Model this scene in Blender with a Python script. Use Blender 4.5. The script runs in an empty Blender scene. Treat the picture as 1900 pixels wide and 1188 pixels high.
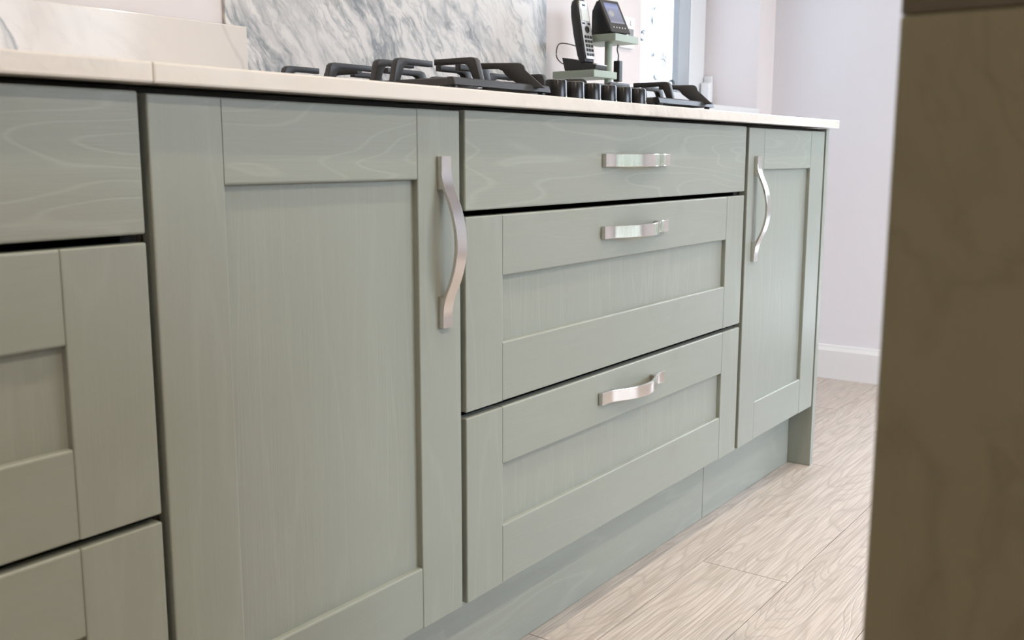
import bpy, bmesh, math, random
from mathutils import Vector, Matrix
random.seed(7)
scene = bpy.context.scene
COL = scene.collection

# ------------------------------------------------------------------ camera
F_PX, YAW, PITCH, ROLL = 1867.96, 54.2395, 9.3215, 0.0652       # fitted on the 1900 x 1188 frame
CAM = Vector((-1.1001, -0.8724, 0.8234))
cam_data = bpy.data.cameras.new('camera')
cam = bpy.data.objects.new('camera', cam_data)
COL.objects.link(cam)
scene.camera = cam
ya, pi_, ro = map(math.radians, (YAW, PITCH, ROLL))
fwd = Vector((math.sin(ya)*math.cos(pi_), math.cos(ya)*math.cos(pi_), -math.sin(pi_)))
rt0 = Vector((math.cos(ya), -math.sin(ya), 0)); up0 = rt0.cross(fwd)
rt = rt0*math.cos(ro)+up0*math.sin(ro); up = up0*math.cos(ro)-rt0*math.sin(ro)
M3 = Matrix((rt, up, -fwd)).transposed()
cam.matrix_world = Matrix.Translation(CAM) @ M3.to_4x4()
cam_data.sensor_width = 36.0
cam_data.lens = 36.0*F_PX/1900.0
cam_data.clip_start = 0.02
cam_data.dof.use_dof = True
cam_data.dof.focus_distance = 1.75
cam_data.dof.aperture_fstop = 9.0

# ------------------------------------------------------------------ world, exposure
world = bpy.data.worlds.new('world'); scene.world = world
world.use_nodes = True
wb = world.node_tree.nodes['Background']
wb.inputs[0].default_value = (0.80, 0.92, 1.09, 1)
wb.inputs[1].default_value = 11.5
vs = scene.view_settings
vs.view_transform = 'Standard'; vs.look = 'None'; vs.gamma = 1.0; vs.use_curve_mapping = False
vs.exposure = 0.4
LAMP_W = 4.6            # each ceiling downlight, watts
LAMP_COL = (1.0, 0.85, 0.645)

# room box
X0, X1 = -2.70, 2.595          # left wall, end wall
Y0, Y1 = -2.95, 0.59           # wall behind the camera, wall behind the hob
ZC = 2.42
WIN_B = (1.57, 2.45, 0.985, 2.10)     # window in the back wall (x0,x1,z0,z1)
WIN_R = (-0.66, -0.10, 0.04, 2.15)    # glazed doors in the end wall (y0,y1,z0,z1)
WIN_F = (0.55, 2.45, 0.04, 2.15)     # window in the front wall (x0,x1,z0,z1)

def portal(name, loc, rot, sx, sy):
    l = bpy.data.lights.new(name, 'AREA'); l.shape = 'RECTANGLE'; l.size = sx; l.size_y = sy
    l.cycles.is_portal = True
    o = bpy.data.objects.new(name, l); COL.objects.link(o); o.location = loc; o.rotation_euler = rot
R90 = math.pi/2
portal('daylight_portal', ((WIN_B[0]+WIN_B[1])/2, Y1+0.34, (WIN_B[2]+WIN_B[3])/2), (-R90, 0, 0), WIN_B[1]-WIN_B[0], WIN_B[3]-WIN_B[2])
portal('daylight_portal', (X1+0.2, (WIN_R[0]+WIN_R[1])/2, (WIN_R[2]+WIN_R[3])/2), (0, R90, 0), WIN_R[3]-WIN_R[2], WIN_R[1]-WIN_R[0])
portal('daylight_portal', ((WIN_F[0]+WIN_F[1])/2, Y0-0.2, (WIN_F[2]+WIN_F[3])/2), (R90, 0, 0), WIN_F[1]-WIN_F[0], WIN_F[3]-WIN_F[2])

# ------------------------------------------------------------------ materials
def newmat(name):
    m = bpy.data.materials.new(name); m.use_nodes = True
    nt = m.node_tree; b = nt.nodes['Principled BSDF']
    return m, nt, b
def N(nt, t, **kw):
    n = nt.nodes.new(t)
    for k, v in kw.items(): setattr(n, k, v)
    return n
def plain(name, col, rough=0.5, metal=0.0, spec=0.5, **kw):
    m, nt, b = newmat(name)
    # a faint unevenness so that nothing is perfectly flat
    tc = N(nt, 'ShaderNodeTexCoord'); no = N(nt, 'ShaderNodeTexNoise')
    no.inputs['Scale'].default_value = kw.get('nscale', 14.0); no.inputs['Detail'].default_value = 3
    nt.links.new(tc.outputs['Object'], no.inputs['Vector'])
    mix = N(nt, 'ShaderNodeMix', data_type='RGBA')
    a = kw.get('var', 0.03)
    mix.inputs['A'].default_value = tuple(c*(1-a) for c in col)+(1,)
    mix.inputs['B'].default_value = tuple(min(1, c*(1+a)) for c in col)+(1,)
    nt.links.new(no.outputs['Fac'], mix.inputs['Factor'])
    nt.links.new(mix.outputs['Result'], b.inputs['Base Color'])
    b.inputs['Roughness'].default_value = rough; b.inputs['Metallic'].default_value = metal
    b.inputs['Specular IOR Level'].default_value = spec
    if kw.get('emit'):
        b.inputs['Emission Color'].default_value = tuple(kw.get('ecol', col))+(1,)
        b.inputs['Emission Strength'].default_value = kw['emit']
    return m

def grain_nodes(nt, axis, contour_scale, freq, thin, stretch, fib=420.0):
    """contour lines of a stretched noise field = cathedral wood grain; axis is the grain's direction"""
    tc = N(nt, 'ShaderNodeTexCoord'); oi = N(nt, 'ShaderNodeObjectInfo')
    mul = N(nt, 'ShaderNodeVectorMath', operation='SCALE'); mul.inputs['Scale'].default_value = 37.0
    comb = N(nt, 'ShaderNodeCombineXYZ')
    for i in range(3): nt.links.new(oi.outputs['Random'], comb.inputs[i])
    nt.links.new(comb.outputs[0], mul.inputs[0])
    sc = N(nt, 'ShaderNodeVectorMath', operation='MULTIPLY')
    s = [contour_scale*stretch]*3; s[axis] = contour_scale
    sc.inputs[1].default_value = s
    nt.links.new(tc.outputs['Object'], sc.inputs[0])
    add = N(nt, 'ShaderNodeVectorMath', operation='ADD')
    nt.links.new(sc.outputs[0], add.inputs[0]); nt.links.new(mul.outputs[0], add.inputs[1])
    no = N(nt, 'ShaderNodeTexNoise'); no.inputs['Scale'].default_value = 1.0
    no.inputs['Detail'].default_value = 2.0; no.inputs['Roughness'].default_value = 0.45
    nt.links.new(add.outputs[0], no.inputs['Vector'])
    m1 = N(nt, 'ShaderNodeMath', operation='MULTIPLY'); m1.inputs[1].default_value = freq
    nt.links.new(no.outputs['Fac'], m1.inputs[0])
    fr = N(nt, 'ShaderNodeMath', operation='PINGPONG'); fr.inputs[1].default_value = 1.0
    nt.links.new(m1.outputs[0], fr.inputs[0])
    rng = N(nt, 'ShaderNodeMapRange'); rng.inputs['From Min'].default_value = 1-thin; rng.inputs['From Max'].default_value = 1.0
    nt.links.new(fr.outputs[0], rng.inputs['Value'])
    # fine fibres
    sc2 = N(nt, 'ShaderNodeVectorMath', operation='MULTIPLY')
    s2 = [fib]*3; s2[axis] = fib/45.0
    sc2.inputs[1].default_value = s2
    nt.links.new(tc.outputs['Object'], sc2.inputs[0])
    add2 = N(nt, 'ShaderNodeVectorMath', operation='ADD')
    nt.links.new(sc2.outputs[0], add2.inputs[0]); nt.links.new(mul.outputs[0], add2.inputs[1])
    fi = N(nt, 'ShaderNodeTexNoise'); fi.inputs['Scale'].default_value = 1.0; fi.inputs['Detail'].default_value = 2.0
    nt.links.new(add2.outputs[0], fi.inputs['Vector'])
    return rng.outputs[0], fi.outputs['Fac'], oi.outputs['Random'], tc, no.outputs['Fac']

def sage(name, axis, line=0.10, fibre=0.05, freq=16, thin=0.35, cs=2.2, stretch=6.0, bump=0.15):
    m, nt, b = newmat(name)
    ln, fi, rnd, tc, _ = grain_nodes(nt, axis, cs, freq, thin, stretch)
    base = SAGE
    mixA = N(nt, 'ShaderNodeMix', data_type='RGBA')
    mixA.inputs['A'].default_value = tuple(c*(1-fibre) for c in base)+(1,)
    mixA.inputs['B'].default_value = tuple(c*(1+fibre) for c in base)+(1,)
    nt.links.new(fi, mixA.inputs['Factor'])
    mixB = N(nt, 'ShaderNodeMix', data_type='RGBA')
    mul = N(nt, 'ShaderNodeMath', operation='MULTIPLY'); mul.inputs[1].default_value = line*3.5
    nt.links.new(ln, mul.inputs[0]); nt.links.new(mul.outputs[0], mixB.inputs['Factor'])
    nt.links.new(mixA.outputs['Result'], mixB.inputs['A'])
    mixB.inputs['B'].default_value = tuple(min(1, c*1.45) for c in base)+(1,)
    # scuffs: a few small darker smudges
    sm = N(nt, 'ShaderNodeTexNoise'); sm.inputs['Scale'].default_value = 9.0; sm.inputs['Detail'].default_value = 3.0
    nt.links.new(tc.outputs['Object'], sm.inputs['Vector'])
    r2 = N(nt, 'ShaderNodeMapRange'); r2.inputs['From Min'].default_value = 0.64; r2.inputs['From Max'].default_value = 0.8
    r2.inputs['To Max'].default_value = 0.10
    nt.links.new(sm.outputs['Fac'], r2.inputs['Value'])
    mixC = N(nt, 'ShaderNodeMix', data_type='RGBA')
    nt.links.new(r2.outputs[0], mixC.inputs['Factor']); nt.links.new(mixB.outputs['Result'], mixC.inputs['A'])
    mixC.inputs['B'].default_value = tuple(c*0.55 for c in base)+(1,)
    nt.links.new(mixC.outputs['Result'], b.inputs['Base Color'])
    ad = N(nt, 'ShaderNodeMath', operation='MULTIPLY_ADD'); ad.inputs[1].default_value = -0.6
    nt.links.new(ln, ad.inputs[0]); nt.links.new(fi, ad.inputs[2])
    bp = N(nt, 'ShaderNodeBump'); bp.inputs['Strength'].default_value = bump; bp.inputs['Distance'].default_value = 0.0008
    nt.links.new(ad.outputs[0], bp.inputs['Height']); nt.links.new(bp.outputs[0], b.inputs['Normal'])
    b.inputs['Roughness'].default_value = 0.40; b.inputs['Specular IOR Level'].default_value = 0.36
    return m
SAGE = (0.288, 0.309, 0.274)
AX, AY, AZ = 0, 1, 2
M_SV = sage('sage_paint_upright_grain', AZ, 0.03, 0.035, 10, 0.3, 1.6, 7, 0.12)
M_SH = sage('sage_paint_level_grain', AX, 0.07, 0.03, 30, 0.22, 1.5, 7.0, 0.15)
M_SHP = sage('sage_paint_level_grain_faint', AX, 0.012, 0.03, 14, 0.3, 1.5, 7.0, 0.12)
M_SPANEL = sage('sage_paint_open_pored_panel', AZ, 0.02, 0.045, 10, 0.3, 1.6, 9, 0.3)
M_PLINTH = sage('sage_paint_plinth', AX, 0.05, 0.06, 12, 0.4, 1.8, 6, 0.2)
M_SAGE = plain('sage_paint_plain', SAGE, 0.45)
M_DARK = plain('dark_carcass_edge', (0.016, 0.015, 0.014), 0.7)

def marble(name, base, vein, ang, scale, amount, sharp=0.10, warp=0.6, rough=0.12, stretch=3.2, cloud=0.35):
    """veined stone on a vertical or level slab: level lines of a warped noise field"""
    m, nt, b = newmat(name)
    tc = N(nt, 'ShaderNodeTexCoord'); mp = N(nt, 'ShaderNodeMapping')
    mp.inputs['Rotation'].default_value = (0, math.radians(ang), 0)
    nt.links.new(tc.outputs['Object'], mp.inputs['Vector'])
    w = N(nt, 'ShaderNodeTexNoise'); w.inputs['Scale'].default_value = scale*0.9; w.inputs['Detail'].default_value = 5
    nt.links.new(mp.outputs[0], w.inputs['Vector'])
    wa = N(nt, 'ShaderNodeVectorMath', operation='MULTIPLY_ADD')
    wa.inputs[1].default_value = (warp/scale,)*3
    nt.links.new(w.outputs['Color'], wa.inputs[0]); nt.links.new(mp.outputs[0], wa.inputs[2])
    st = N(nt, 'ShaderNodeVectorMath', operation='MULTIPLY'); st.inputs[1].default_value = (scale, scale, scale/stretch)
    nt.links.new(wa.outputs[0], st.inputs[0])
    tot = None
    for k, (sc, wd, gain) in enumerate(((1.0, sharp, 1.0), (2.3, sharp*0.8, 0.7), (4.9, sharp*0.9, 0.45))):
        n = N(nt, 'ShaderNodeTexNoise'); n.inputs['Scale'].default_value = sc; n.inputs['Detail'].default_value = 4
        n.inputs['Roughness'].default_value = 0.6
        nt.links.new(st.outputs[0], n.inputs['Vector'])
        s = N(nt, 'ShaderNodeMath', operation='SUBTRACT'); s.inputs[1].default_value = 0.5+0.02*k
        nt.links.new(n.outputs['Fac'], s.inputs[0])
        a = N(nt, 'ShaderNodeMath', operation='ABSOLUTE'); nt.links.new(s.outputs[0], a.inputs[0])
        r = N(nt, 'ShaderNodeMapRange'); r.inputs['From Min'].default_value = 0.0; r.inputs['From Max'].default_value = wd
        r.inputs['To Min'].default_value = gain; r.inputs['To Max'].default_value = 0.0
        nt.links.new(a.outputs[0], r.inputs['Value'])
        if tot is None: tot = r.outputs[0]
        else:
            mx = N(nt, 'ShaderNodeMath', operation='ADD'); nt.links.new(tot, mx.inputs[0]); nt.links.new(r.outputs[0], mx.inputs[1]); tot = mx.outputs[0]
    # patches where veins gather
    cl = N(nt, 'ShaderNodeTexNoise'); cl.inputs['Scale'].default_value = 0.55; cl.inputs['Detail'].default_value = 2
    nt.links.new(st.outputs[0], cl.inputs['Vector'])
    cr = N(nt, 'ShaderNodeMapRange'); cr.inputs['From Min'].default_value = cloud; cr.inputs['From Max'].default_value = cloud+0.3
    nt.links.new(cl.outputs['Fac'], cr.inputs['Value'])
    mm = N(nt, 'ShaderNodeMath', operation='MULTIPLY'); nt.links.new(tot, mm.inputs[0]); nt.links.new(cr.outputs[0], mm.inputs[1])
    am = N(nt, 'ShaderNodeMath', operation='MULTIPLY'); am.inputs[1].default_value = amount; am.use_clamp = True
    nt.links.new(mm.outputs[0], am.inputs[0])
    mix = N(nt, 'ShaderNodeMix', data_type='RGBA')
    mix.inputs['A'].default_value = tuple(base)+(1,); mix.inputs['B'].default_value = tuple(vein)+(1,)
    nt.links.new(am.outputs[0], mix.inputs['Factor']); nt.links.new(mix.outputs['Result'], b.inputs['Base Color'])
    b.inputs['Roughness'].default_value = rough; b.inputs['Specular IOR Level'].default_value = 0.16
    return m
M_SPLASH = marble('grey_veined_marble', (0.80, 0.775, 0.755), (0.33, 0.35, 0.37), 38, 8.0, 0.85, 0.062, 0.6, 0.22, 4.2, 0.34)
def add_vein(m, lines, col):
    nt = m.node_tree; b = nt.nodes['Principled BSDF']
    prev = b.inputs['Base Color'].links[0].from_socket
    tc = N(nt, 'ShaderNodeTexCoord'); no = N(nt, 'ShaderNodeTexNoise'); no.inputs['Scale'].default_value = 22; no.inputs['Detail'].default_value = 6
    nt.links.new(tc.outputs['Object'], no.inputs['Vector'])
    sp = N(nt, 'ShaderNodeSeparateXYZ'); nt.links.new(tc.outputs['Object'], sp.inputs[0])
    for xa, k, w, amp, fac in lines:                      # x = xa + k*z
        a = N(nt, 'ShaderNodeMath', operation='MULTIPLY_ADD'); a.inputs[1].default_value = -k; nt.links.new(sp.outputs['Z'], a.inputs[0]); nt.links.new(sp.outputs['X'], a.inputs[2])
        c = N(nt, 'ShaderNodeMath', operation='MULTIPLY_ADD'); c.inputs[1].default_value = amp; nt.links.new(no.outputs['Fac'], c.inputs[0]); nt.links.new(a.outputs[0], c.inputs[2])
        d = N(nt, 'ShaderNodeMath', operation='SUBTRACT'); d.inputs[1].default_value = xa+amp*0.5; nt.links.new(c.outputs[0], d.inputs[0])
        e = N(nt, 'ShaderNodeMath', operation='ABSOLUTE'); nt.links.new(d.outputs[0], e.inputs[0])
        f = N(nt, 'ShaderNodeMapRange'); f.inputs['From Max'].default_value = w; f.inputs['To Min'].default_value = fac; f.inputs['To Max'].default_value = 0
        nt.links.new(e.outputs[0], f.inputs['Value'])
        mx = N(nt, 'ShaderNodeMix', data_type='RGBA'); mx.inputs['B'].default_value = tuple(col)+(1,)
        nt.links.new(f.outputs[0], mx.inputs['Factor']); nt.links.new(prev, mx.inputs['A']); prev = mx.outputs['Result']
    nt.links.new(prev, b.inputs['Base Color'])
M_QUARTZ = marble('white_quartz', (0.74, 0.705, 0.665), (0.47, 0.45, 0.42), 35, 5.0, 0.55, 0.05, 0.7, 0.10, 2.6, 0.45)
M_UPSTAND = marble('white_quartz_upstand', (0.77, 0.725, 0.685), (0.40, 0.38, 0.36), 40, 3.2, 0.5, 0.035, 0.6, 0.10, 3.5, 0.50)
add_vein(M_UPSTAND, [(0.9345, -0.60, 0.006, 0.030, 0.85), (0.925, -0.62, 0.011, 0.05, 0.45), (0.905, -0.45, 0.008, 0.05, 0.5), (1.335, -0.5, 0.007, 0.03, 0.22)], (0.27, 0.275, 0.28))
M_ISLAND = marble('dark_olive_stone', (0.262, 0.244, 0.163), (0.12, 0.105, 0.072), -25, 2.6, 0.42, 0.028, 0.8, 0.22, 3.0, 0.42)
M_ISLAND_TOP = marble('dark_brown_stone', (0.135, 0.118, 0.088), (0.05, 0.04, 0.03), -25, 3.4, 0.7, 0.04, 0.8, 0.2, 3.0, 0.42)

M_WALL = plain('pale_wall_paint', (0.80, 0.745, 0.745), 0.75, var=0.012, nscale=3)
M_WALLR = plain('pale_lilac_wall_paint', (0.80, 0.795, 0.845), 0.75, var=0.012, nscale=3)
M_CEIL = plain('white_ceiling_paint', (0.85, 0.85, 0.84), 0.85, var=0.01)
M_WHITE = plain('white_gloss_paint', (0.82, 0.83, 0.85), 0.28, var=0.01)
M_UPVC = plain('white_window_plastic', (0.84, 0.85, 0.86), 0.3, var=0.01)
M_REBATE_SHADE = plain('shaded_window_rebate', (0.42, 0.41, 0.40), 0.6, spec=0.2)  # shade on the rebate faces, put into the colour
M_NICKEL = plain('brushed_nickel', (0.66, 0.625, 0.595), 0.17, 1.0, var=0.05, nscale=60)
M_IRON = plain('cast_iron_enamel', (0.034, 0.034, 0.035), 0.42, spec=0.5, var=0.15, nscale=90)
M_HOBGLASS = plain('hob_plate_enamel', (0.05, 0.052, 0.06), 0.12, spec=0.6)
M_BURNER = plain('burner_alloy', (0.75, 0.74, 0.72), 0.3, 1.0)
M_KNOB = plain('black_knob_plastic', (0.014, 0.014, 0.016), 0.24, spec=0.4)
M_KNOBTOP = plain('knob_top_rim', (0.33, 0.33, 0.33), 0.25, 0.8)
M_MARK = plain('white_print', (0.9, 0.9, 0.9), 0.4)
M_STAND = plain('sage_stand_paint', (0.36, 0.43, 0.36), 0.45)
M_BLACKP = plain('black_plastic', (0.018, 0.018, 0.020), 0.35)
M_DGREY = plain('charcoal_plastic', (0.035, 0.034, 0.033), 0.3)
M_SILVER = plain('silver_plastic', (0.62, 0.63, 0.64), 0.3, 0.5)
M_LCD = plain('pale_lcd', (0.72, 0.76, 0.74), 0.15)
M_SOCKET = plain('white_socket_plastic', (0.86, 0.86, 0.87), 0.3)
M_SOCKDARK = plain('grey_socket_slot', (0.30, 0.30, 0.31), 0.5)
M_CABLE = plain('black_cable', (0.02, 0.02, 0.022), 0.5)
M_DOWN = plain('downlight_ring', (0.8, 0.8, 0.8), 0.3)
M_LENS = plain('downlight_lens', (1.0, 0.9, 0.75), 0.4, emit=12.0, ecol=LAMP_COL)

def screen_material():
    m, nt, b = newmat('colour_display')
    tc = N(nt, 'ShaderNodeTexCoord'); sep = N(nt, 'ShaderNodeSeparateXYZ')
    nt.links.new(tc.outputs['Generated'], sep.inputs[0])
    r = N(nt, 'ShaderNodeValToRGB'); e = r.color_ramp.elements
    e[0].position = 0.0; e[0].color = (0.30, 0.32, 0.40, 1); e[1].position = 1.0; e[1].color = (0.17, 0.20, 0.36, 1)
    x = e.new(0.12); x.color = (0.20, 0.21, 0.27, 1); x = e.new(0.72); x.color = (0.24, 0.26, 0.36, 1); x = e.new(0.80); x.color = (0.25, 0.29, 0.45, 1)
    nt.links.new(sep.outputs['Z'], r.inputs['Fac'])
    sp = N(nt, 'ShaderNodeVectorMath', operation='DISTANCE'); sp.inputs[1].default_value = (0.30, 0.5, 0.48)
    nt.links.new(tc.outputs['Generated'], sp.inputs[0])
    mr = N(nt, 'ShaderNodeMapRange'); mr.inputs['From Min'].default_value = 0.16; mr.inputs['From Max'].default_value = 0.2
    mr.inputs['To Min'].default_value = 0.6; mr.inputs['To Max'].default_value = 0.0
    nt.links.new(sp.outputs['Value'], mr.inputs['Value'])
    mix = N(nt, 'ShaderNodeMix', data_type='RGBA'); mix.inputs['B'].default_value = (0.42, 0.42, 0.36, 1)
    nt.links.new(mr.outputs[0], mix.inputs['Factor']); nt.links.new(r.outputs[0], mix.inputs['A'])
    nt.links.new(mix.outputs['Result'], b.inputs['Base Color'])
    nt.links.new(mix.outputs['Result'], b.inputs['Emission Color']); b.inputs['Emission Strength'].default_value = 0.22
    b.inputs['Roughness'].default_value = 0.1
    return m
M_SCREEN = screen_material()

def floor_material():
    m, nt, b = newmat('limed_oak_plank')
    ln, fi, rnd, tc, fld = grain_nodes(nt, AX, 1.3, 46, 0.36, 6.5, 340.0)
    base = N(nt, 'ShaderNodeMix', data_type='RGBA')
    base.inputs['A'].default_value = (0.545, 0.485, 0.440, 1); base.inputs['B'].default_value = (0.615, 0.555, 0.510, 1)
    nt.links.new(rnd, base.inputs['Factor'])
    fm = N(nt, 'ShaderNodeMix', data_type='RGBA'); fm.blend_type = 'MULTIPLY'
    fm.inputs['Factor'].default_value = 1.0
    cr = N(nt, 'ShaderNodeValToRGB'); e = cr.color_ramp.elements
    e[0].position = 0.30; e[0].color = (0.70, 0.67, 0.64, 1); e[1].position = 0.62; e[1].color = (1.05, 1.05, 1.05, 1)
    nt.links.new(fi, cr.inputs['Fac'])
    nt.links.new(base.outputs['Result'], fm.inputs['A']); nt.links.new(cr.outputs[0], fm.inputs['B'])
    gm = N(nt, 'ShaderNodeMix', data_type='RGBA')
    mul = N(nt, 'ShaderNodeMath', operation='MULTIPLY'); mul.inputs[1].default_value = 0.55
    nt.links.new(ln, mul.inputs[0]); nt.links.new(mul.outputs[0], gm.inputs['Factor'])
    nt.links.new(fm.outputs['Result'], gm.inputs['A']); gm.inputs['B'].default_value = (0.37, 0.322, 0.285, 1)
    nt.links.new(gm.outputs['Result'], b.inputs['Base Color'])
    ad = N(nt, 'ShaderNodeMath', operation='MULTIPLY_ADD'); ad.inputs[1].default_value = -0.7
    nt.links.new(ln, ad.inputs[0]); nt.links.new(fi, ad.inputs[2])
    bp = N(nt, 'ShaderNodeBump'); bp.inputs['Strength'].default_value = 0.35; bp.inputs['Distance'].default_value = 0.001
    nt.links.new(ad.outputs[0], bp.inputs['Height']); nt.links.new(bp.outputs[0], b.inputs['Normal'])
    b.inputs['Roughness'].default_value = 0.38
    return m
M_FLOOR = floor_material()
M_SUB = plain('floor_joint_brown', (0.25, 0.21, 0.17), 0.8)  # brown base slab, showing in the plank joints

def clear_glass():
    m, nt, b = newmat('clear_window_glass'); nt.nodes.remove(b)
    tr = N(nt, 'ShaderNodeBsdfTransparent'); gl = N(nt, 'ShaderNodeBsdfGlossy'); gl.inputs['Roughness'].default_value = 0.02
    fr = N(nt, 'ShaderNodeFresnel'); mx = N(nt, 'ShaderNodeMixShader')
    nt.links.new(fr.outputs[0], mx.inputs[0]); nt.links.new(tr.outputs[0], mx.inputs[1]); nt.links.new(gl.outputs[0], mx.inputs[2])
    nt.links.new(mx.outputs[0], nt.nodes['Material Output'].inputs[0])
    return m
def etched_glass():
    """obscured glass with faint curling stems etched into it"""
    m, nt, b = newmat('etched_window_glass'); nt.nodes.remove(b)
    tc = N(nt, 'ShaderNodeTexCoord')
    w = N(nt, 'ShaderNodeTexNoise'); w.inputs['Scale'].default_value = 7; w.inputs['Detail'].default_value = 2
    nt.links.new(tc.outputs['Object'], w.inputs['Vector'])
    wa = N(nt, 'ShaderNodeVectorMath', operation='MULTIPLY_ADD'); wa.inputs[1].default_value = (0.12, 0.12, 0.12)
    nt.links.new(w.outputs['Color'], wa.inputs[0]); nt.links.new(tc.outputs['Object'], wa.inputs[2])
    vo = N(nt, 'ShaderNodeTexVoronoi'); vo.inputs['Scale'].default_value = 11
    nt.links.new(wa.outputs[0], vo.inputs['Vector'])
    s = N(nt, 'ShaderNodeMath', operation='SUBTRACT'); s.inputs[1].default_value = 0.30
    nt.links.new(vo.outputs['Distance'], s.inputs[0])
    a = N(nt, 'ShaderNodeMath', operation='ABSOLUTE'); nt.links.new(s.outputs[0], a.inputs[0])
    r = N(nt, 'ShaderNodeMapRange'); r.inputs['From Max'].default_value = 0.06; r.inputs['To Min'].default_value = 1.0; r.inputs['To Max'].default_value = 0.0
    nt.links.new(a.outputs[0], r.inputs['Value'])
    n2 = N(nt, 'ShaderNodeTexNoise'); n2.inputs['Scale'].default_value = 16
    nt.links.new(tc.outputs['Object'], n2.inputs['Vector'])
    r2 = N(nt, 'ShaderNodeMapRange'); r2.inputs['From Min'].default_value = 0.47; r2.inputs['From Max'].default_value = 0.60
    nt.links.new(n2.outputs['Fac'], r2.inputs['Value'])
    mu = N(nt, 'ShaderNodeMath', operation='MULTIPLY'); nt.links.new(r.outputs[0], mu.inputs[0]); nt.links.new(r2.outputs[0], mu.inputs[1])
    mix = N(nt, 'ShaderNodeMix', data_type='RGBA')
    mix.inputs['A'].default_value = (0.41, 0.41, 0.41, 1); mix.inputs['B'].default_value = (0.016, 0.015, 0.014, 1)
    nt.links.new(mu.outputs[0], mix.inputs['Factor'])
    tr = N(nt, 'ShaderNodeBsdfTransparent'); nt.links.new(mix.outputs['Result'], tr.inputs[0])
    gl = N(nt, 'ShaderNodeBsdfGlossy'); gl.inputs['Roughness'].default_value = 0.05
    mx = N(nt, 'ShaderNodeMixShader'); mx.inputs[0].default_value = 0.05
    nt.links.new(tr.outputs[0], mx.inputs[1]); nt.links.new(gl.outputs[0], mx.inputs[2])
    nt.links.new(mx.outputs[0], nt.nodes['Material Output'].inputs[0])
    return m
M_CLEAR = clear_glass(); M_ETCH = etched_glass()

# ------------------------------------------------------------------ mesh helpers
WLOC = {}                                   # world location of every object made here
def obj(name, bm, mat, parent=None, smooth=False, origin=None):
    vs_ = [v.co for v in bm.verts]
    if origin is None:
        lo = Vector([min(v[i] for v in vs_) for i in range(3)]); hi = Vector([max(v[i] for v in vs_) for i in range(3)])
        origin = (lo+hi)/2
    origin = Vector(origin)
    bmesh.ops.translate(bm, verts=bm.verts, vec=-origin)
    bmesh.ops.recalc_face_normals(bm, faces=bm.faces)
    me = bpy.data.meshes.new(name); bm.to_mesh(me); bm.free()
    for p in me.polygons: p.use_smooth = smooth
    me.materials.append(mat)
    o = bpy.data.objects.new(name, me); COL.objects.link(o)
    WLOC[o.name] = origin.copy()
    if parent is not None:
        o.parent = parent; o.location = origin-WLOC[parent.name]
    else: o.location = origin
    return o
def thing(name, label, cat, loc=(0, 0, 0), group=None):
    o = bpy.data.objects.new(name, None); COL.objects.link(o)
    o.empty_display_size = 0.05; o.location = loc; WLOC[o.name] = Vector(loc)
    return tag(o, label, cat, group)
def tag(o, label, cat=None, group=None, kind=None):
    o['label'] = label
    if cat: o['category'] = cat
    if group: o['group'] = group
    if kind: o['kind'] = kind
    return o
def box(bm, x0, x1, y0, y1, z0, z1, bev=0.0, seg=2, along=None):
    b2 = bmesh.new()
    vs_ = [b2.verts.new((x, y, z)) for x in (x0, x1) for y in (y0, y1) for z in (z0, z1)]
    for f in ((0, 1, 3, 2), (4, 6, 7, 5), (0, 4, 5, 1), (2, 3, 7, 6), (0, 2, 6, 4), (1, 5, 7, 3)):
        b2.faces.new([vs_[i] for i in f])
    bmesh.ops.recalc_face_normals(b2, faces=b2.faces)
    if bev > 0: bmesh.ops.bevel(b2, geom=[e for e in b2.edges if along is None or abs((e.verts[0].co-e.verts[1].co)[along]) > 1e-6], offset=bev, segments=seg, profile=0.5, affect='EDGES')
    merge(bm, b2)
def merge(bm, b2):
    me = bpy.data.meshes.new('tmp'); b2.to_mesh(me); b2.free(); bm.from_mesh(me); bpy.data.meshes.remove(me)
def bx(*a, **k):
    bm = bmesh.new(); box(bm, *a, **k); return bm
def prism(pts, width, frame, bev=0.0, seg=2):
    """extrude polygon pts (u,v) by width along frame's third axis, centred; frame = (origin, U, V, W)"""
    o, U, V, W = [Vector(q) for q in frame]
    bm = bmesh.new()
    a = [bm.verts.new(o+U*u+V*v-W*width/2) for u, v in pts]
    c = [bm.verts.new(o+U*u+V*v+W*width/2) for u, v in pts]
    n = len(pts)
    fa = bm.faces.new(a); fc = bm.faces.new(c[::-1])
    for i in range(n): bm.faces.new((a[i], c[i], c[(i+1) % n], a[(i+1) % n]))
    bmesh.ops.recalc_face_normals(bm, faces=bm.faces)
    if bev > 0:
        ed = list(fa.edges)+list(fc.edges)
        bmesh.ops.bevel(bm, geom=ed, offset=bev, segments=seg, profile=0.5, affect='EDGES')
    return bm
def lathe(bm, prof, cx, cy, n=32):
    rings = []
    for r, z in prof:
        rings.append([bm.verts.new((cx+r*math.cos(2*math.pi*i/n), cy+r*math.sin(2*math.pi*i/n), z)) for i in range(n)])
    for a, b in zip(rings, rings[1:]):
        for i in range(n): bm.faces.new((a[i], a[(i+1) % n], b[(i+1) % n], b[i]))
    bm.faces.new(rings[0][::-1]); bm.faces.new(rings[-1])
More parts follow.
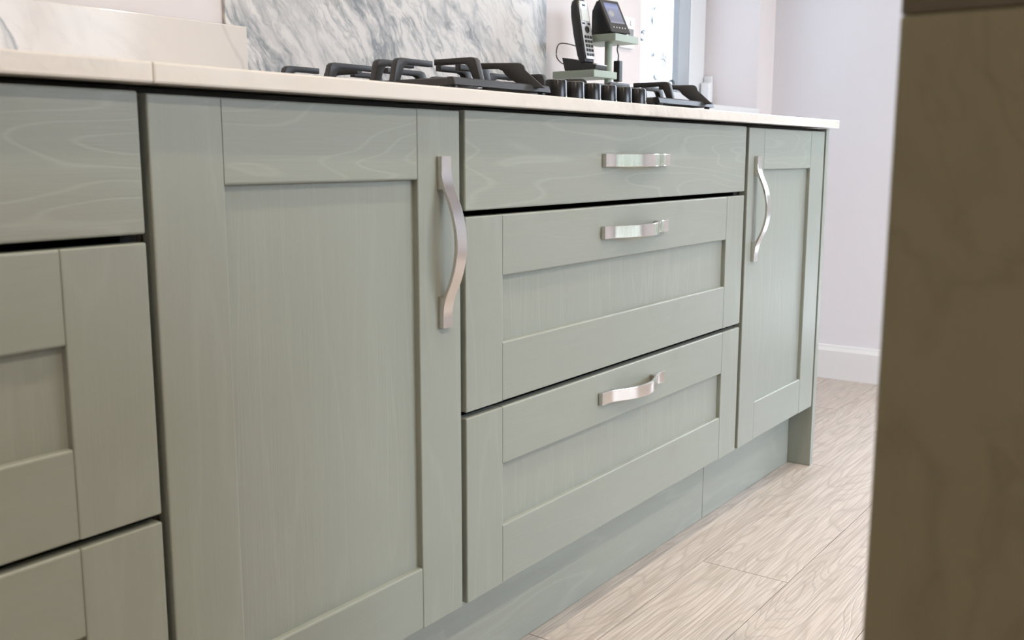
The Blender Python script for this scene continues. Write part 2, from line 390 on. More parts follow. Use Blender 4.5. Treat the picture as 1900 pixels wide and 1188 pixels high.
def tube(pts, r, n=8):
    bm = bmesh.new(); rings = []
    P = [Vector(p) for p in pts]
    for i, p in enumerate(P):
        d = (P[min(i+1, len(P)-1)]-P[max(i-1, 0)]).normalized()
        a = d.cross(Vector((0.3, 0.2, 0.9))).normalized(); b = d.cross(a)
        rings.append([bm.verts.new(p+(a*math.cos(2*math.pi*k/n)+b*math.sin(2*math.pi*k/n))*r) for k in range(n)])
    for a, b in zip(rings, rings[1:]):
        for k in range(n): bm.faces.new((a[k], a[(k+1) % n], b[(k+1) % n], b[k]))
    bm.faces.new(rings[0][::-1]); bm.faces.new(rings[-1])
    return bm
def spline(ctrl, n=10):
    P = [Vector(c) for c in ctrl]; P = [P[0]*2-P[1]]+P+[P[-1]*2-P[-2]]; out = []
    for i in range(1, len(P)-2):
        for k in range(n):
            t = k/n; a, b, c, d = P[i-1:i+3]
            out.append(0.5*((2*b)+(c-a)*t+(2*a-5*b+4*c-d)*t*t+(3*b-a-3*c+d)*t**3))
    out.append(P[-2]); return out
def smooth_by_angle(o, deg=35):
    me = o.data
    for p in me.polygons: p.use_smooth = True
    try: me.set_sharp_from_angle(angle=math.radians(deg))
    except Exception: pass

# ------------------------------------------------------------------ the room
def wall_with_hole(name, axis, a0, a1, h, d0, d1, mat, label):
    """axis 'x': wall runs along x at depth d0..d1 in y; 'y': along y at depth d0..d1 in x"""
    bm = bmesh.new()
    lo, hi = (X0-0.3, X1+0.3) if axis == 'x' else (Y0-0.3, Y1+0.3)
    lo, hi = a0, a1
    parts = [(lo, hi, 0, ZC)] if h is None else [(lo, h[0], 0, ZC), (h[1], hi, 0, ZC), (h[0], h[1], 0, h[2]), (h[0], h[1], h[3], ZC)]
    for p in parts:
        if axis == 'x': box(bm, p[0], p[1], d0, d1, p[2], p[3])
        else: box(bm, d0, d1, p[0], p[1], p[2], p[3])
    return tag(obj(name, bm, mat), label, 'wall', kind='structure')
wall_with_hole('wall_back', 'x', X0, X1, WIN_B, Y1, Y1+0.30, M_WALL, 'pale painted wall behind the hob and worktop')
wall_with_hole('wall_right', 'y', Y0, Y1+0.30, WIN_R, X1, X1+0.25, M_WALLR, 'pale lilac end wall beyond the cabinets')
wall_with_hole('wall_left', 'y', Y0, Y1+0.30, None, X0-0.2, X0, M_WALL, 'pale wall at the near end of the kitchen')
wall_with_hole('wall_front', 'x', X0, X1, WIN_F, Y0-0.25, Y0, M_WALL, 'pale wall opposite the cabinets, behind the camera')
tag(obj('ceiling', bx(X0-0.2, X1+0.25, Y0-0.25, Y1+0.30, ZC, ZC+0.12), M_CEIL), 'white plastered ceiling with recessed downlights', 'ceiling', kind='structure')

floor = tag(obj('floor', bx(X0-0.2, X1+0.25, Y0-0.25, Y1+0.30, -0.12, -0.012), M_SUB), 'pale limed oak plank floor', 'floor', kind='structure')
PW, PL = 0.180, 1.25
plank_meshes = {}
def plank(x0, x1, y0, y1):
    g = 0.0007
    key = (round(x1-x0, 3), round(y1-y0, 3))
    c = Vector(((x0+x1)/2, (y0+y1)/2, -0.006))
    if key in plank_meshes:
        o = bpy.data.objects.new('plank', plank_meshes[key]); COL.objects.link(o)
        o.parent = floor; o.location = c-WLOC['floor']
    else:
        o = obj('plank', bx(x0+g, x1-g, y0+g, y1-g, -0.012, 0.0, bev=0.0004, seg=1), M_FLOOR, floor, origin=c)
        plank_meshes[key] = o.data
rows = []
kk = 3
while True:
    ytop = -0.045+PW*kk
    ybot = ytop-PW
    if ytop <= Y0: break
    rows.append((kk, max(ybot, Y0), min(ytop, Y1+0.0))); kk -= 1
for kk, yb, yt in rows:
    # row 0 is y -0.225..-0.045: a butt joint at x = 0.72
    off = {0: 0.72, 1: 1.50, -1: 1.25, -2: 0.30}.get(kk, (kk*0.437) % PL)
    x = off
    while x > X0: x -= PL
    while x < X1:
        a, b = max(x, X0), min(x+PL, X1)
        if b-a > 0.02: plank(a, b, yb, yt)
        x += PL

# skirting of the end wall
def skirting(name, bm, label):
    return tag(obj(name, bm, M_WHITE), label, 'baseboard', kind='structure')
sk = [(0, 0), (0.016, 0), (0.016, 0.105), (0.011, 0.116), (0.008, 0.125), (0, 0.125)]
skirting('baseboard_right', prism(sk, Y1-WIN_R[1], ((X1, (Y1+WIN_R[1])/2, 0), (-1, 0, 0), (0, 0, 1), (0, 1, 0))), 'white skirting board along the end wall')
skirting('baseboard_back', prism(sk, X1-1.52, (((X1+1.52)/2, Y1, 0), (0, -1, 0), (0, 0, 1), (1, 0, 0))), 'white skirting board under the window, beyond the end panel')

# windows -----------------------------------------------------------
x0, x1, z0, z1 = WIN_B
w1 = tag(obj('window_1', (lambda bm: (
    box(bm, x0, x0+0.12, 0.80, 0.875, z0, z1, 0.004), box(bm, x1-0.12, x1, 0.80, 0.875, z0, z1, 0.004),
    box(bm, x0+0.12, x1-0.12, 0.80, 0.875, z0, z0+0.06, 0.004), box(bm, x0+0.12, x1-0.12, 0.80, 0.875, z1-0.09, z1, 0.004), bm)[-1])(bmesh.new()), M_UPVC),
    'white plastic framed window of etched glass beside the end wall', 'window', kind='structure')
bm = bmesh.new()
for a in (x0+0.117, x1-0.123): box(bm, a, a+0.006, 0.806, 0.872, z0+0.058, z1-0.088)
obj('rebate_shade', bm, M_REBATE_SHADE, w1)  # grey strips that carry the shaded sides of the frame
obj('pane', bx(x0+0.12, x1-0.12, 0.848, 0.854, z0+0.055, z1-0.085), M_ETCH, w1)
obj('sill', bx(x0, x1, Y1-0.012, 0.81, z0-0.02, z0+0.004, 0.003), M_UPVC, w1)
bm = bmesh.new()
box(bm, x0+0.05, x0+0.062, 0.792, 0.80, z0+0.4, z0+0.52, 0.002)
obj('handle', bm, M_UPVC, w1)

def framed(name, axis, a0, a1, z0, z1, d0, d1, mullions, label, bot=0.09):
    """big glazed opening: frame plus one pane between each pair of mullions"""
    t = 0.07; bm = bmesh.new()
    B = (lambda p0, p1, q0, q1, e=0.003: box(bm, p0, p1, d0, d1, q0, q1, e)) if axis == 'x' else (lambda p0, p1, q0, q1, e=0.003: box(bm, d0, d1, p0, p1, q0, q1, e))
    B(a0, a0+t, z0, z1); B(a1-t, a1, z0, z1); B(a0+t, a1-t, z0, z0+bot); B(a0+t, a1-t, z1-t, z1)
    cuts = [a0+t]
    for m in mullions: B(m-0.04, m+0.04, z0+bot, z1-t); cuts += [m-0.04, m+0.04]
    cuts.append(a1-t)
    w = tag(obj(name, bm, M_UPVC), label, 'window', kind='structure')
    dm = (d0+d1)/2
    for i in range(0, len(cuts), 2):
        if axis == 'x': p = bx(cuts[i], cuts[i+1], dm-0.004, dm+0.004, z0+bot, z1-t)
        else: p = bx(dm-0.004, dm+0.004, cuts[i], cuts[i+1], z0+bot, z1-t)
        obj('pane', p, M_CLEAR, w)
    return w
framed('window_2', 'y', WIN_R[0], WIN_R[1], WIN_R[2], WIN_R[3], X1+0.12, X1+0.18, [], 'white framed glazed garden door in the end wall')
framed('window_3', 'x', WIN_F[0], WIN_F[1], WIN_F[2], WIN_F[3], Y0-0.18, Y0-0.12, [WIN_F[0]+0.64, WIN_F[0]+1.27], 'white framed three-pane garden doors in the wall opposite the cabinets')

# added garden beyond the doors, to shape reflections (seen only as reflections) ------------------
tag(obj('garden_paving', bx(-9, 12, -12, Y0-0.26, -0.16, -0.10), plain('grey_paving', (0.42, 0.40, 0.37), 0.8, var=0.2, nscale=3)), 'added grey garden paving outside the glazed doors, for reflections', 'paving', kind='structure')
tag(obj('garden_paving', bx(X1+0.26, 12, Y0-0.255, 6, -0.16, -0.10), plain('pale_paving', (0.42, 0.40, 0.37), 0.8, var=0.2, nscale=3)), 'added grey garden paving outside the end wall, for reflections', 'paving', kind='structure')
M_LEAF = plain('hedge_leaves', (0.078, 0.092, 0.055), 0.7, var=0.6, nscale=14)
def hedge(x0, x1, y0, y1, h, label):
    bm = bmesh.new(); rnd = random.Random(3)
    nx, ny, nz = max(2, int((x1-x0)/0.11)), max(2, int((y1-y0)/0.11)), 16
    grid = {}
    def vert(i, j, k):
        if (i, j, k) not in grid:
            q = Vector((x0+(x1-x0)*i/nx, y0+(y1-y0)*j/ny, -0.10+h*k/nz))
            if k: q += Vector([rnd.uniform(-0.055, 0.055) for _ in range(3)])
            grid[(i, j, k)] = bm.verts.new(q)
        return grid[(i, j, k)]
    for i in range(nx):
        for k in range(nz):
            for j in (0, ny): bm.faces.new((vert(i, j, k), vert(i+1, j, k), vert(i+1, j, k+1), vert(i, j, k+1)))
        for j in range(ny): bm.faces.new((vert(i, j, nz), vert(i+1, j, nz), vert(i+1, j+1, nz), vert(i, j+1, nz)))
    for j in range(ny):
        for k in range(nz):
            for i in (0, nx): bm.faces.new((vert(i, j, k), vert(i, j+1, k), vert(i, j+1, k+1), vert(i, j, k+1)))
    tag(obj('hedge', bm, M_LEAF), label, 'hedge', 'added garden hedges')
hedge(-6, 9, -8.2, -7.4, 1.75, 'added clipped green hedge opposite the cabinets, for reflections')
hedge(7.4, 8.2, -7.2, 0.9, 1.75, 'added clipped green hedge beyond the end wall, for reflections')

# downlights --------------------------------------------------------
places = [('above the left drawers, close to the worktop', -1.15, -0.45, 0.55), ('above the tall-handled door, close to the worktop', -0.10, -0.45, 0.55),
          ('above the wide drawers, close to the worktop', 0.95, -0.45, 0.55), ('above the far end of the floor, near the window', 2.00, -0.45, 0.55),
          ('over the island end', -0.60, -1.60, 1.75), ('in the middle of the room', 1.00, -1.60, 1.2), ('by the wall behind the camera', -0.60, -2.45, 1.2)]
for where, x, y, gain in places:
    d = thing('downlight', 'round recessed ceiling downlight '+where, 'ceiling light', (x, y, ZC), 'recessed ceiling downlights')
    bm = bmesh.new(); lathe(bm, [(0.045, ZC-0.0005), (0.045, ZC-0.006), (0.036, ZC-0.008), (0.034, ZC-0.003)], x, y); smooth_by_angle(obj('ring', bm, M_DOWN, d))
    bm = bmesh.new(); lathe(bm, [(0.033, ZC-0.003), (0.033, ZC-0.005), (0.03, ZC-0.006)], x, y); obj('lens', bm, M_LENS, d)
    l = bpy.data.lights.new('downlight_bulb', 'SPOT'); l.energy = LAMP_W*10*gain; l.color = LAMP_COL
    l.spot_size = math.radians(125); l.spot_blend = 0.6; l.shadow_soft_size = 0.035
    lo = bpy.data.objects.new('downlight_bulb', l); COL.objects.link(lo); lo.parent = d; lo.location = (0, 0, -0.012)

# ------------------------------------------------------------------ cabinets
YT = 0.020                                    # thickness of doors and drawer fronts
Z_B, Z_T = 0.1671, 0.8821                     # bottom of all fronts, top of the doors
REC = 0.009                                   # how far the centre panels lie back
BEV = 0.0017
def bow_handle(parent, cx, cz, upright, L=0.232, w=0.022, y=0.0):
    def h(t):
        t = min(t, L-t)
        if t < 0.014: return 0.0080
        s = min(1.0, (t-0.014)/(L/2-0.014)); a = 0.36          # two matched parabolas: foot curve, then one even bow
        s = s*s/a if s < a else 1-(1-s)**2/(1-a)
        return 0.0080+0.0260*s
    n = 64; foot = 0.044
    out = [(L*i/n, h(L*i/n)) for i in range(n+1)]
    inn = []
    m = 48
    for i in range(m+1):
        t = foot+(L-2*foot)*i/m
        inn.append((t, max(0.0035, h(t)-0.0052)))
    pts = [(0, 0)]+out+[(L, 0), (L-foot, 0)]+inn[::-1]+[(foot, 0)]
    if upright: fr = ((cx, y, cz-L/2), (0, 0, 1), (0, -1, 0), (1, 0, 0))
    else: fr = ((cx-L/2, y, cz), (1, 0, 0), (0, -1, 0), (0, 0, 1))
    o = obj('handle', prism(pts, w, fr, 0.0012, 2), M_NICKEL, parent)
    smooth_by_angle(o, 14)
    o['label'] = 'polished nickel bow handle'
    return o
def shaker(parent, name, x0, x1, z0, z1, sl, sr, zr0, zr1, grainy=False):
    """framed front: centre panel carries two stiles and two rails. sl/sr = inner edges of the stiles, zr0/zr1 = inner edges of the rails"""
    p = obj(name, bx(sl-0.008, sr+0.008, REC, YT-0.003, zr0-0.008, zr1+0.008), M_SPANEL, parent)
    g = 0.0003
    for a, b in ((x0, sl-g), (sr+g, x1)): obj('stile', bx(a, b, 0.0, YT, z0, z1, BEV), M_SV, p)
    for a, b in ((z0, zr0), (zr1, z1)): obj('rail', bx(sl+g, sr-g, 0.0005, YT, a, b, 0.0028, 3, along=0), M_SH if (grainy and a == zr1) else M_SHP, p)
    return p
def carcass(parent, x0, x1):
    bm = bmesh.new(); t = 0.018
    zb, zt = 0.1675, 0.889
    box(bm, x0, x0+t, 0.0215, 0.575, zb, zt); box(bm, x1-t, x1, 0.0215, 0.575, zb, zt)
    box(bm, x0+t, x1-t, 0.0215, 0.575, zb, zb+t); box(bm, x0+t, x1-t, 0.0215, 0.575, zt-t, zt); box(bm, x0+t, x1-t, 0.557, 0.575, zb+t, zt-t)
    return obj('carcass', bm, M_DARK, parent)

# tall-handled door cabinet, left of the pan drawers
c1 = thing('base_cabinet', 'sage green framed-door base cabinet with a long upright bow handle, left of the three drawers', 'cabinet', (-0.254, 0.3, 0.0))
carcass(c1, -0.5015, -0.0065)
d = shaker(c1, 'door', -0.4968, -0.0116, Z_B, Z_T, -0.4075, -0.0992, 0.2570, 0.7910, True)
bow_handle(d, -0.0495, 0.7055, True)
# drawers
ZS = ((0.1671, 0.4490, 0.2620, 0.3585), (0.4576, 0.7376, 0.5480, 0.6470), (0.7460, 0.8839, None, None))
def drawers(t, x0, x1, sl, sr, hx):
    for z0, z1, r0, r1 in ZS:
        if r0 is None: p = obj('drawer_front', bx(x0, x1, 0.0, YT, z0, z1, 0.0024, 3), M_SH, t)
        else: p = shaker(t, 'drawer_front', x0, x1, z0, z1, sl, sr, r0, r1)
        hz = {0: 0.405, 1: 0.6935, 2: 0.8145}[ZS.index((z0, z1, r0, r1))]
        bow_handle(p, hx, hz, False)
c2 = thing('drawer_cabinet', 'wide sage green cabinet of three drawers with nickel handles, below the gas hob', 'cabinet', (0.485, 0.3, 0.0))
carcass(c2, -0.0055, 0.9765); drawers(c2, 0.0, 0.9695, 0.0886, 0.8810, 0.4845)
c0 = thing('drawer_cabinet', 'sage green drawer cabinet cut off by the left edge of the picture', 'cabinet', (-0.991, 0.3, 0.0))
carcass(c0, -1.4805, -0.5025); drawers(c0, -1.4755, -0.5060, -1.387, -0.5970, -0.991)
c3 = thing('base_cabinet', 'pale sage green single-door cabinet at the far end of the run', 'cabinet', (1.227, 0.3, 0.0))
carcass(c3, 0.9775, 1.4775)
d = shaker(c3, 'door', 0.9852, 1.4675, Z_B, Z_T, 1.0740, 1.3710, 0.2580, 0.7915, True)
bow_handle(d, 1.0285, 0.7055, True)
tag(obj('end_panel', bx(1.4790, 1.4990, 0.0, 0.575, 0.0005, 0.8895, 0.001), M_SV), 'sage green full-height end panel closing the far end of the cabinets', 'panel')
tag(obj('plinth_board', bx(-1.48, 0.9435, 0.0625, 0.0785, 0.0006, 0.1660, 0.0008), M_PLINTH), 'long sage green plinth board under the drawers and left cabinets', 'plinth', 'plinth boards')
tag(obj('plinth_board', bx(0.9448, 1.4780, 0.0623, 0.0783, 0.0006, 0.1660, 0.0008), M_PLINTH), 'short sage green plinth board under the far cabinet', 'plinth', 'plinth boards')

# worktop, upstand, splashback
WB, WT = 0.8906, 0.9108
tag(obj('worktop', bx(-0.5008, 1.5157, -0.020, 0.588, WB, WT, 0.0022), M_QUARTZ), 'white quartz worktop carrying the gas hob', 'worktop')
tag(obj('worktop', bx(-2.60, -0.5013, -0.020, 0.588, WB, WT, 0.0022), M_QUARTZ), 'white quartz worktop section left of the fine joint', 'worktop')
tag(obj('upstand', bx(-2.60, 0.105, 0.5675, 0.5825, WT+0.0003, 1.0440, 0.002), M_UPSTAND), 'low white quartz upstand along the back of the worktop', 'upstand')
tag(obj('splashback', bx(0.072, 1.067, 0.5830, 0.5895, WT+0.0003, 1.72, 0.001), M_SPLASH), 'grey veined white marble splashback behind the gas hob', 'splashback')

# ------------------------------------------------------------------ gas hob
hob = thing('gas_hob', 'black five-burner gas hob with cast-iron pan supports and six knobs', 'hob', (0.57, 0.32, WT))
obj('plate', bx(0.105, 1.035, 0.088, 0.556, WT+0.0003, WT+0.0072, 0.003), M_HOBGLASS, hob)
ZT = 0.9755
def arm_mesh(p, ang, length, lean=0.012, wid=0.0125, zt=ZT, zf=0.934, thick=0.0095, flare=0.011):
    """one pan-support finger: an upright on the frame that bends over into a level bar pointing along ang"""
    a = math.radians(ang); U = (math.cos(a), math.sin(a), 0); W = (-math.sin(a), math.cos(a), 0)
    pts = [(-lean, zf), (-0.003, zt-0.012), (-0.0005, zt-0.005), (0.004, zt-0.0012), (0.010, zt), (length, zt), (length, zt-thick),
           (flare+0.014, zt-thick), (flare+0.006, zt-thick-0.003), (flare+0.001, zt-thick-0.010), (flare-lean*0.8, zf)]
    return prism(pts, wid, ((p[0], p[1], 0), U, (0, 0, 1), W), 0.0018, 2)
def pan_support(x0, x1, y0, y1, arms):
    bm = bmesh.new(); w = 0.015; zb, zt = 0.9285, 0.9400
    # frame bars with sloping outer faces
    def bar(p, q, inw):
        p, q, inw = Vector(p), Vector(q), Vector(inw)
        L = (q-p).length; d = (q-p).normalized()
        merge(bm, prism([(0, zb), (0.003, zt-0.002), (0.006, zt), (w, zt), (w, zb)], L, (((p+q)/2).to_tuple(), inw, (0, 0, 1), d), 0.0))
    bar((x0, y0, 0), (x1, y0, 0), (0, 1, 0)); bar((x0, y1, 0), (x1, y1, 0), (0, -1, 0))
    bar((x0, y0+w*0.4, 0), (x0, y1-w*0.4, 0), (1, 0, 0)); bar((x1, y0+w*0.4, 0), (x1, y1-w*0.4, 0), (-1, 0, 0))
    s = obj('pan_support', bm, M_IRON, hob)
    for (px, py, ang, ln, le, fl) in arms:
        o = obj('finger', arm_mesh((px, py), ang, ln, le, flare=fl), M_IRON, s); smooth_by_angle(o, 28)
    for fx in (x0+0.012, x1-0.012):
        for fy in (y0+0.012, y1-0.012):
            fm = bmesh.new(); lathe(fm, [(0.0075, WT+0.0074), (0.006, 0.921), (0.006, 0.9295)], fx, fy, 12); obj('foot', fm, M_BLACKP, s)
    return s
def side_arms(x0, x1, y0, y1):
    A = []
    for yy, ln in ((0.493, 0.078), (0.383, 0.108), (0.277, 0.088), (0.235, 0.086)):
        A.append((x0+0.010, yy, 0, ln, 0.010, 0.0115))
        A.append((x1-0.010, yy, 180, ln*0.95, 0.010, 0.0115))
    A.append((x0+0.080, y0+0.019, 90, 0.085, 0.012, 0.0115))          # front bar, pointing back
    A.append((x1-0.052, y0+0.020, 118, 0.082, 0.036, 0.030))         # leaning front corner finger
    A.append((x0+0.130, y1-0.012, -90, 0.085, 0.010, 0.0115))         # rear bar, pointing forward
    return A
for (x0, x1, y0) in ((0.110, 0.370, 0.105), (0.770, 1.030, 0.105)):
    pan_support(x0, x1, y0, 0.525, side_arms(x0, x1, y0, 0.525))
x0, x1, y0 = 0.440, 0.705, 0.212
pan_support(x0, x1, y0, 0.525, [(x0+0.010, 0.30, 0, 0.09, 0.010, 0.0115), (x0+0.010, 0.44, 0, 0.09, 0.010, 0.0115), (x1-0.010, 0.30, 180, 0.085, 0.010, 0.0115), (x1-0.010, 0.44, 180, 0.085, 0.010, 0.0115),
    (x0+0.090, y0+0.014, 90, 0.085, 0.010, 0.0115), (x1-0.020, y0+0.016, 118, 0.10, 0.030, 0.026), (x0+0.13, 0.512, -90, 0.08, 0.01, 0.0115)])
for bxx, byy, r in ((0.240, 0.20, 0.034), (0.240, 0.41, 0.044), (0.572, 0.365, 0.058), (0.900, 0.20, 0.034), (0.900, 0.41, 0.044)):
    bm = bmesh.new(); lathe(bm, [(r*1.15, WT+0.0072), (r*1.15, WT+0.010), (r*0.98, WT+0.012), (r*0.98, WT+0.0185), (r*0.8, WT+0.0195)], bxx, byy, 36)
    b_ = obj('burner', bm, M_BURNER, hob); smooth_by_angle(b_)
    bm = bmesh.new(); lathe(bm, [(r*0.86, WT+0.0196), (r*0.9, WT+0.021), (r*0.9, WT+0.0255), (r*0.8, WT+0.0275)], bxx, byy, 36)
    smooth_by_angle(obj('burner_cap', bm, M_IRON, b_))
for i in range(6):
    kx, ky = 0.5690+(i-2.5)*0.0585, 0.130
    bm = bmesh.new(); lathe(bm, [(0.0225, WT+0.0078), (0.0225, WT+0.0095), (0.0208, WT+0.011), (0.0202, WT+0.0405), (0.0190, WT+0.0425)], kx, ky, 40)
    kn = obj('knob', bm, M_KNOB, hob); smooth_by_angle(kn, 40)
    bm = bmesh.new(); lathe(bm, [(0.0188, WT+0.0424), (0.0180, WT+0.0432), (0.0165, WT+0.0434)], kx, ky, 40); smooth_by_angle(obj('rim', bm, M_KNOBTOP, kn))
    obj('indicator', bx(kx-0.001, kx+0.001, ky-0.0232, ky-0.0218, WT+0.008, WT+0.0155), M_MARK, kn)

# ------------------------------------------------------------------ phone stand and what is on it
st = thing('phone_stand', 'sage green post stand with two small offset shelves beside the hob', 'stand', (1.125, 0.45, WT))
obj('shelf', bx(1.031, 1.141, 0.420, 0.540, 1.0095, 1.0265, 0.0012), M_STAND, st)
obj('shelf', bx(1.096, 1.211, 0.400, 0.514, 1.0985, 1.1160, 0.0012), M_STAND, st)
bm = bmesh.new(); lathe(bm, [(0.0092, WT+0.012), (0.0092, 1.0985)], 1.124, 0.436, 28); smooth_by_angle(obj('post', bm, M_STAND, st))
obj('base', bx(1.06, 1.19, 0.40, 0.53, WT+0.0004, WT+0.0125, 0.002), M_STAND, st)

# charging dock
dk = thing('phone_charger', 'black wedge-shaped charging dock on the lower shelf', 'charger', (1.075, 0.475, 1.0268))
prof = [(-0.040, 0), (-0.049, 0.034), (-0.020, 0.030), (0.006, 0.024), (0.050, 0.012), (0.046, 0)]      # u from back (-y... +) to front
o = obj('body', prism(prof, 0.054, ((1.0765, 0.4765, 1.0268), (0, -1, 0), (0, 0, 1), (1, 0, 0)), 0.0025), M_BLACKP, dk)
obj('front_trim', bx(1.052, 1.101, 0.4255, 0.4335, 1.0389, 1.0405, 0.0006), M_SILVER, dk)

# handset: a tapering slab leaning slightly back, face towards -y / +x
hs = thing('cordless_phone', 'black and silver cordless telephone handset standing in its charging dock', 'telephone', (1.077, 0.470, 1.0535))
HZ = Matrix.Rotation(math.radians(-4), 4, 'Z')
HT = Matrix.Rotation(math.radians(-11), 4, 'X')
HM = Matrix.Translation((1.0655, 0.460, 1.047)) @ HZ @ HT
def hbm(bm): bmesh.ops.transform(bm, matrix=HM, verts=bm.verts); return bm
def slab(sections, n=20):
    """stack of rounded-rectangle sections (z, half width, y front, y back)"""
    bm = bmesh.new(); rings = []
    for z, hw, yf, yb in sections:
        cy = (yf+yb)/2; hd = (yb-yf)/2; ring = []
        for i in range(n):
            a = 2*math.pi*(i+0.5)/n; c, s = math.cos(a), math.sin(a); e = 0.45
            ring.append(bm.verts.new((hw*math.copysign(abs(c)**e, c), cy+hd*math.copysign(abs(s)**e, s), z)))
        rings.append(ring)
    for a, b in zip(rings, rings[1:]):
        for i in range(n): bm.faces.new((a[i], a[(i+1) % n], b[(i+1) % n], b[i]))
    bm.faces.new(rings[0][::-1]); bm.faces.new(rings[-1])
    return bm
body = obj('body', hbm(slab([(0, 0.020, -0.008, 0.012), (0.02, 0.0225, -0.010, 0.016), (0.07, 0.0235, -0.010, 0.018), (0.115, 0.0235, -0.010, 0.017), (0.138, 0.0225, -0.010, 0.014), (0.149, 0.0185, -0.009, 0.011), (0.1545, 0.012, -0.006, 0.007)])), M_BLACKP, hs)
smooth_by_angle(body, 50)
fp = obj('faceplate', hbm(slab([(0.006, 0.0175, -0.0118, -0.0095), (0.10, 0.0195, -0.0122, -0.0095), (0.138, 0.0185, -0.0120, -0.0095), (0.147, 0.0135, -0.0112, -0.0085)])), M_SILVER, hs)
smooth_by_angle(fp, 50)
obj('screen', hbm(bx(-0.0150, 0.0150, -0.0130, -0.0118, 0.098, 0.127, 0.0004)), M_LCD, hs)
bm = bmesh.new(); box(bm, -0.006, 0.006, -0.0128, -0.0118, 0.1345, 0.1395, 0.0005); obj('earpiece', hbm(bm), M_BLACKP, hs)
for kx in (-0.0105, 0.0105): obj('soft_key', hbm(bx(kx-0.0052, kx+0.0052, -0.0130, -0.0115, 0.0895, 0.0940, 0.0006)), M_BLACKP, hs)
bm = bmesh.new(); lathe(bm, [(0.0085, 0.0), (0.0085, 0.0016), (0.0055, 0.0022), (0.005, 0.0012)], 0, 0, 24)
bmesh.ops.transform(bm, matrix=Matrix.Translation((0, -0.0118, 0.077)) @ Matrix.Rotation(R90, 4, 'X'), verts=bm.verts); obj('navigation_ring', hbm(bm), M_BLACKP, hs)
for r in range(5):
    for c in range(3):
        kx, kz = (c-1)*0.0108, 0.016+r*0.0108
        obj('key', hbm(bx(kx-0.0038, kx+0.0038, -0.0132, -0.0115, kz-0.0033, kz+0.0033, 0.0006)), M_BLACKP, hs)

# display unit: a wedge leaning back on the upper shelf
du = thing('energy_monitor', 'black wedge display with a lit colour screen on the upper shelf', 'display', (1.145, 0.455, 1.1163))
DM = Matrix.Translation((1.150, 0.452, 1.1163)) @ Matrix.Rotation(math.radians(-9), 4, 'Z')
def dbm(bm): bmesh.ops.transform(bm, matrix=DM, verts=bm.verts); return bm
ang = math.radians(28); fu = (0, math.sin(ang), math.cos(ang)); fn = (0, -math.cos(ang), math.sin(ang))
sidep = [(-0.030, 0.004), (-0.036, 0.007), (0.004, 0.083), (0.012, 0.083), (0.026, 0.060), (0.028, 0.0), (-0.022, 0.0)]
obj('body', dbm(prism(sidep, 0.070, ((0, 0, 0), (0, 1, 0), (0, 0, 1), (1, 0, 0)), 0.003)), M_BLACKP, du)
fr0 = Vector((0, -0.036, 0.007)); FU = Vector((0, 0.040, 0.076)).normalized(); FN = Vector((0, -FU.z, FU.y))
fl = (Vector((0, 0.04, 0.076))).length
def face_box(u0, u1, v0, v1, h0, h1, bev=0.0):
    b = bx(u0, u1, -h1, -h0, v0, v1, bev=bev)
    R = Matrix((Vector((1, 0, 0)), -FN, FU)).transposed().to_4x4()
    bmesh.ops.transform(b, matrix=Matrix.Translation(fr0) @ R, verts=b.verts); return dbm(b)
obj('bezel', face_box(-0.037, 0.037, -0.004, fl+0.003, 0.0, 0.0045, 0.002), M_DGREY, du)
obj('screen', face_box(-0.027, 0.027, 0.022, fl-0.007, 0.0046, 0.0050), M_SCREEN, du)
for i in range(5):
    u = -0.022+i*0.011; obj('button_mark', face_box(u-0.0014, u+0.0014, 0.008, 0.0112, 0.0046, 0.0049), M_MARK, du)

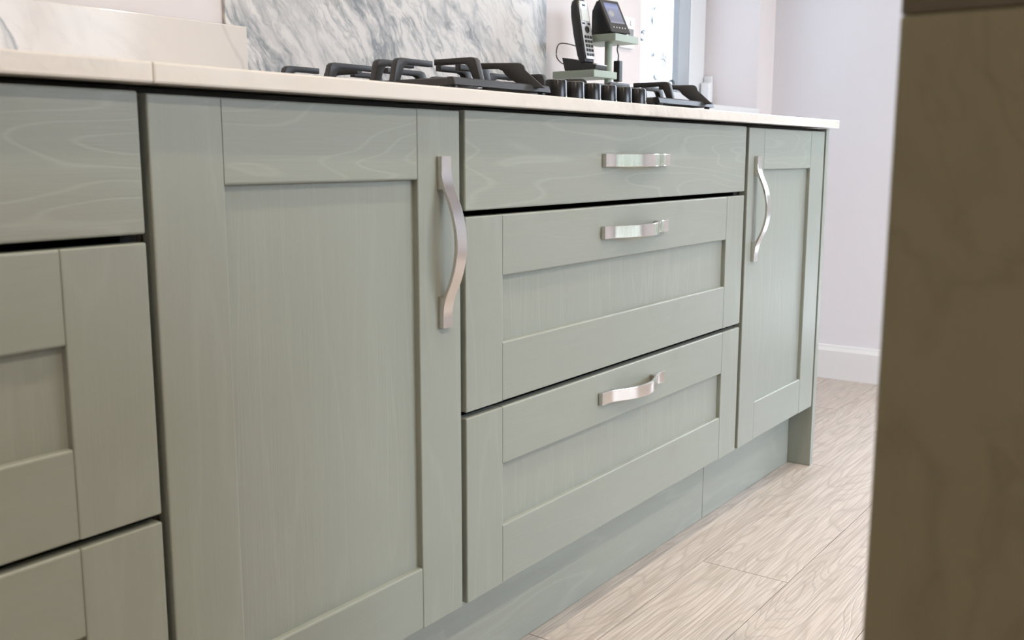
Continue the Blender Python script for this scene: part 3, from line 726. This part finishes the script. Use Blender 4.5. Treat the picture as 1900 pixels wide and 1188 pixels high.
# socket on the wall, plug, power adaptor and leads
so = thing('wall_socket', 'white double wall socket on the wall behind the stand', 'socket', (1.475, 0.59, 1.165))
obj('plate', bx(1.435, 1.515, 0.5805, 0.5897, 1.122, 1.208, 0.002), M_SOCKET, so)
for sx in (1.456, 1.494):
    obj('switch', bx(sx-0.006, sx+0.006, 0.5775, 0.5808, 1.185, 1.199, 0.001), M_SOCKET, so)
    obj('socket_face', bx(sx-0.014, sx+0.014, 0.5790, 0.5806, 1.138, 1.176, 0.001), M_SOCKDARK, so)
tag(obj('power_adaptor', bx(1.170, 1.186, 0.430, 0.448, 1.006, 1.058, 0.002), M_BLACKP), 'slim black power adaptor hanging on its lead beside the green post', 'adaptor')
tag(obj('power_lead', tube(spline([(1.178, 0.440, 1.0975), (1.176, 0.441, 1.085), (1.181, 0.440, 1.072), (1.178, 0.439, 1.0585)]), 0.0016), M_CABLE), 'thin black lead from the upper shelf down to the adaptor', 'cable')
tag(obj('power_lead', tube(spline([(1.178, 0.441, 1.0055), (1.186, 0.445, 0.985), (1.190, 0.450, 0.955), (1.196, 0.460, 0.926), (1.23, 0.50, WT+0.002)]), 0.0016), M_CABLE), 'thin black lead trailing from the adaptor down to the worktop', 'cable')
tag(obj('phone_lead', tube(spline([(1.072, 0.528, 1.045), (1.066, 0.540, 1.052), (1.06, 0.548, 1.068), (1.075, 0.552, 1.095), (1.10, 0.545, 1.10), (1.13, 0.520, 1.090), (1.15, 0.500, 1.075), (1.125, 0.490, 1.045), (1.11, 0.50, 1.03)]), 0.0014), M_CABLE), 'black telephone lead looping behind the handset', 'cable')
# white plug-in unit in the window recess
wu = thing('plug_in_unit', 'small white plastic plug-in unit low in the window recess', 'plug-in', (2.42, 0.78, 0.99))
obj('body', bx(2.405, 2.438, 0.757, 0.795, 0.995, 1.088, 0.008, 3), M_SOCKET, wu)
obj('bracket', bx(2.438, 2.4495, 0.765, 0.797, 0.989, 1.112, 0.002), M_SOCKET, wu)

# ------------------------------------------------------------------ island at the right-hand edge of the picture
XI, YE = -0.620, -0.7405
isl = thing('kitchen_island', 'dark olive stone end of a kitchen island, blurred at the right edge', 'island', (-0.28, -1.2, 0.0))
obj('end_slab', bx(XI, XI+0.030, -1.75, YE, 0.0005, 0.8850, 0.0012), M_ISLAND, isl)
obj('worktop_slab', bx(XI, 0.06, -1.75, YE, 0.8853, 0.9150, 0.0012), M_ISLAND_TOP, isl)
obj('cabinet_body', bx(XI+0.031, 0.03, -1.72, YE-0.02, 0.0005, 0.8848, 0.002), M_SAGE, isl)
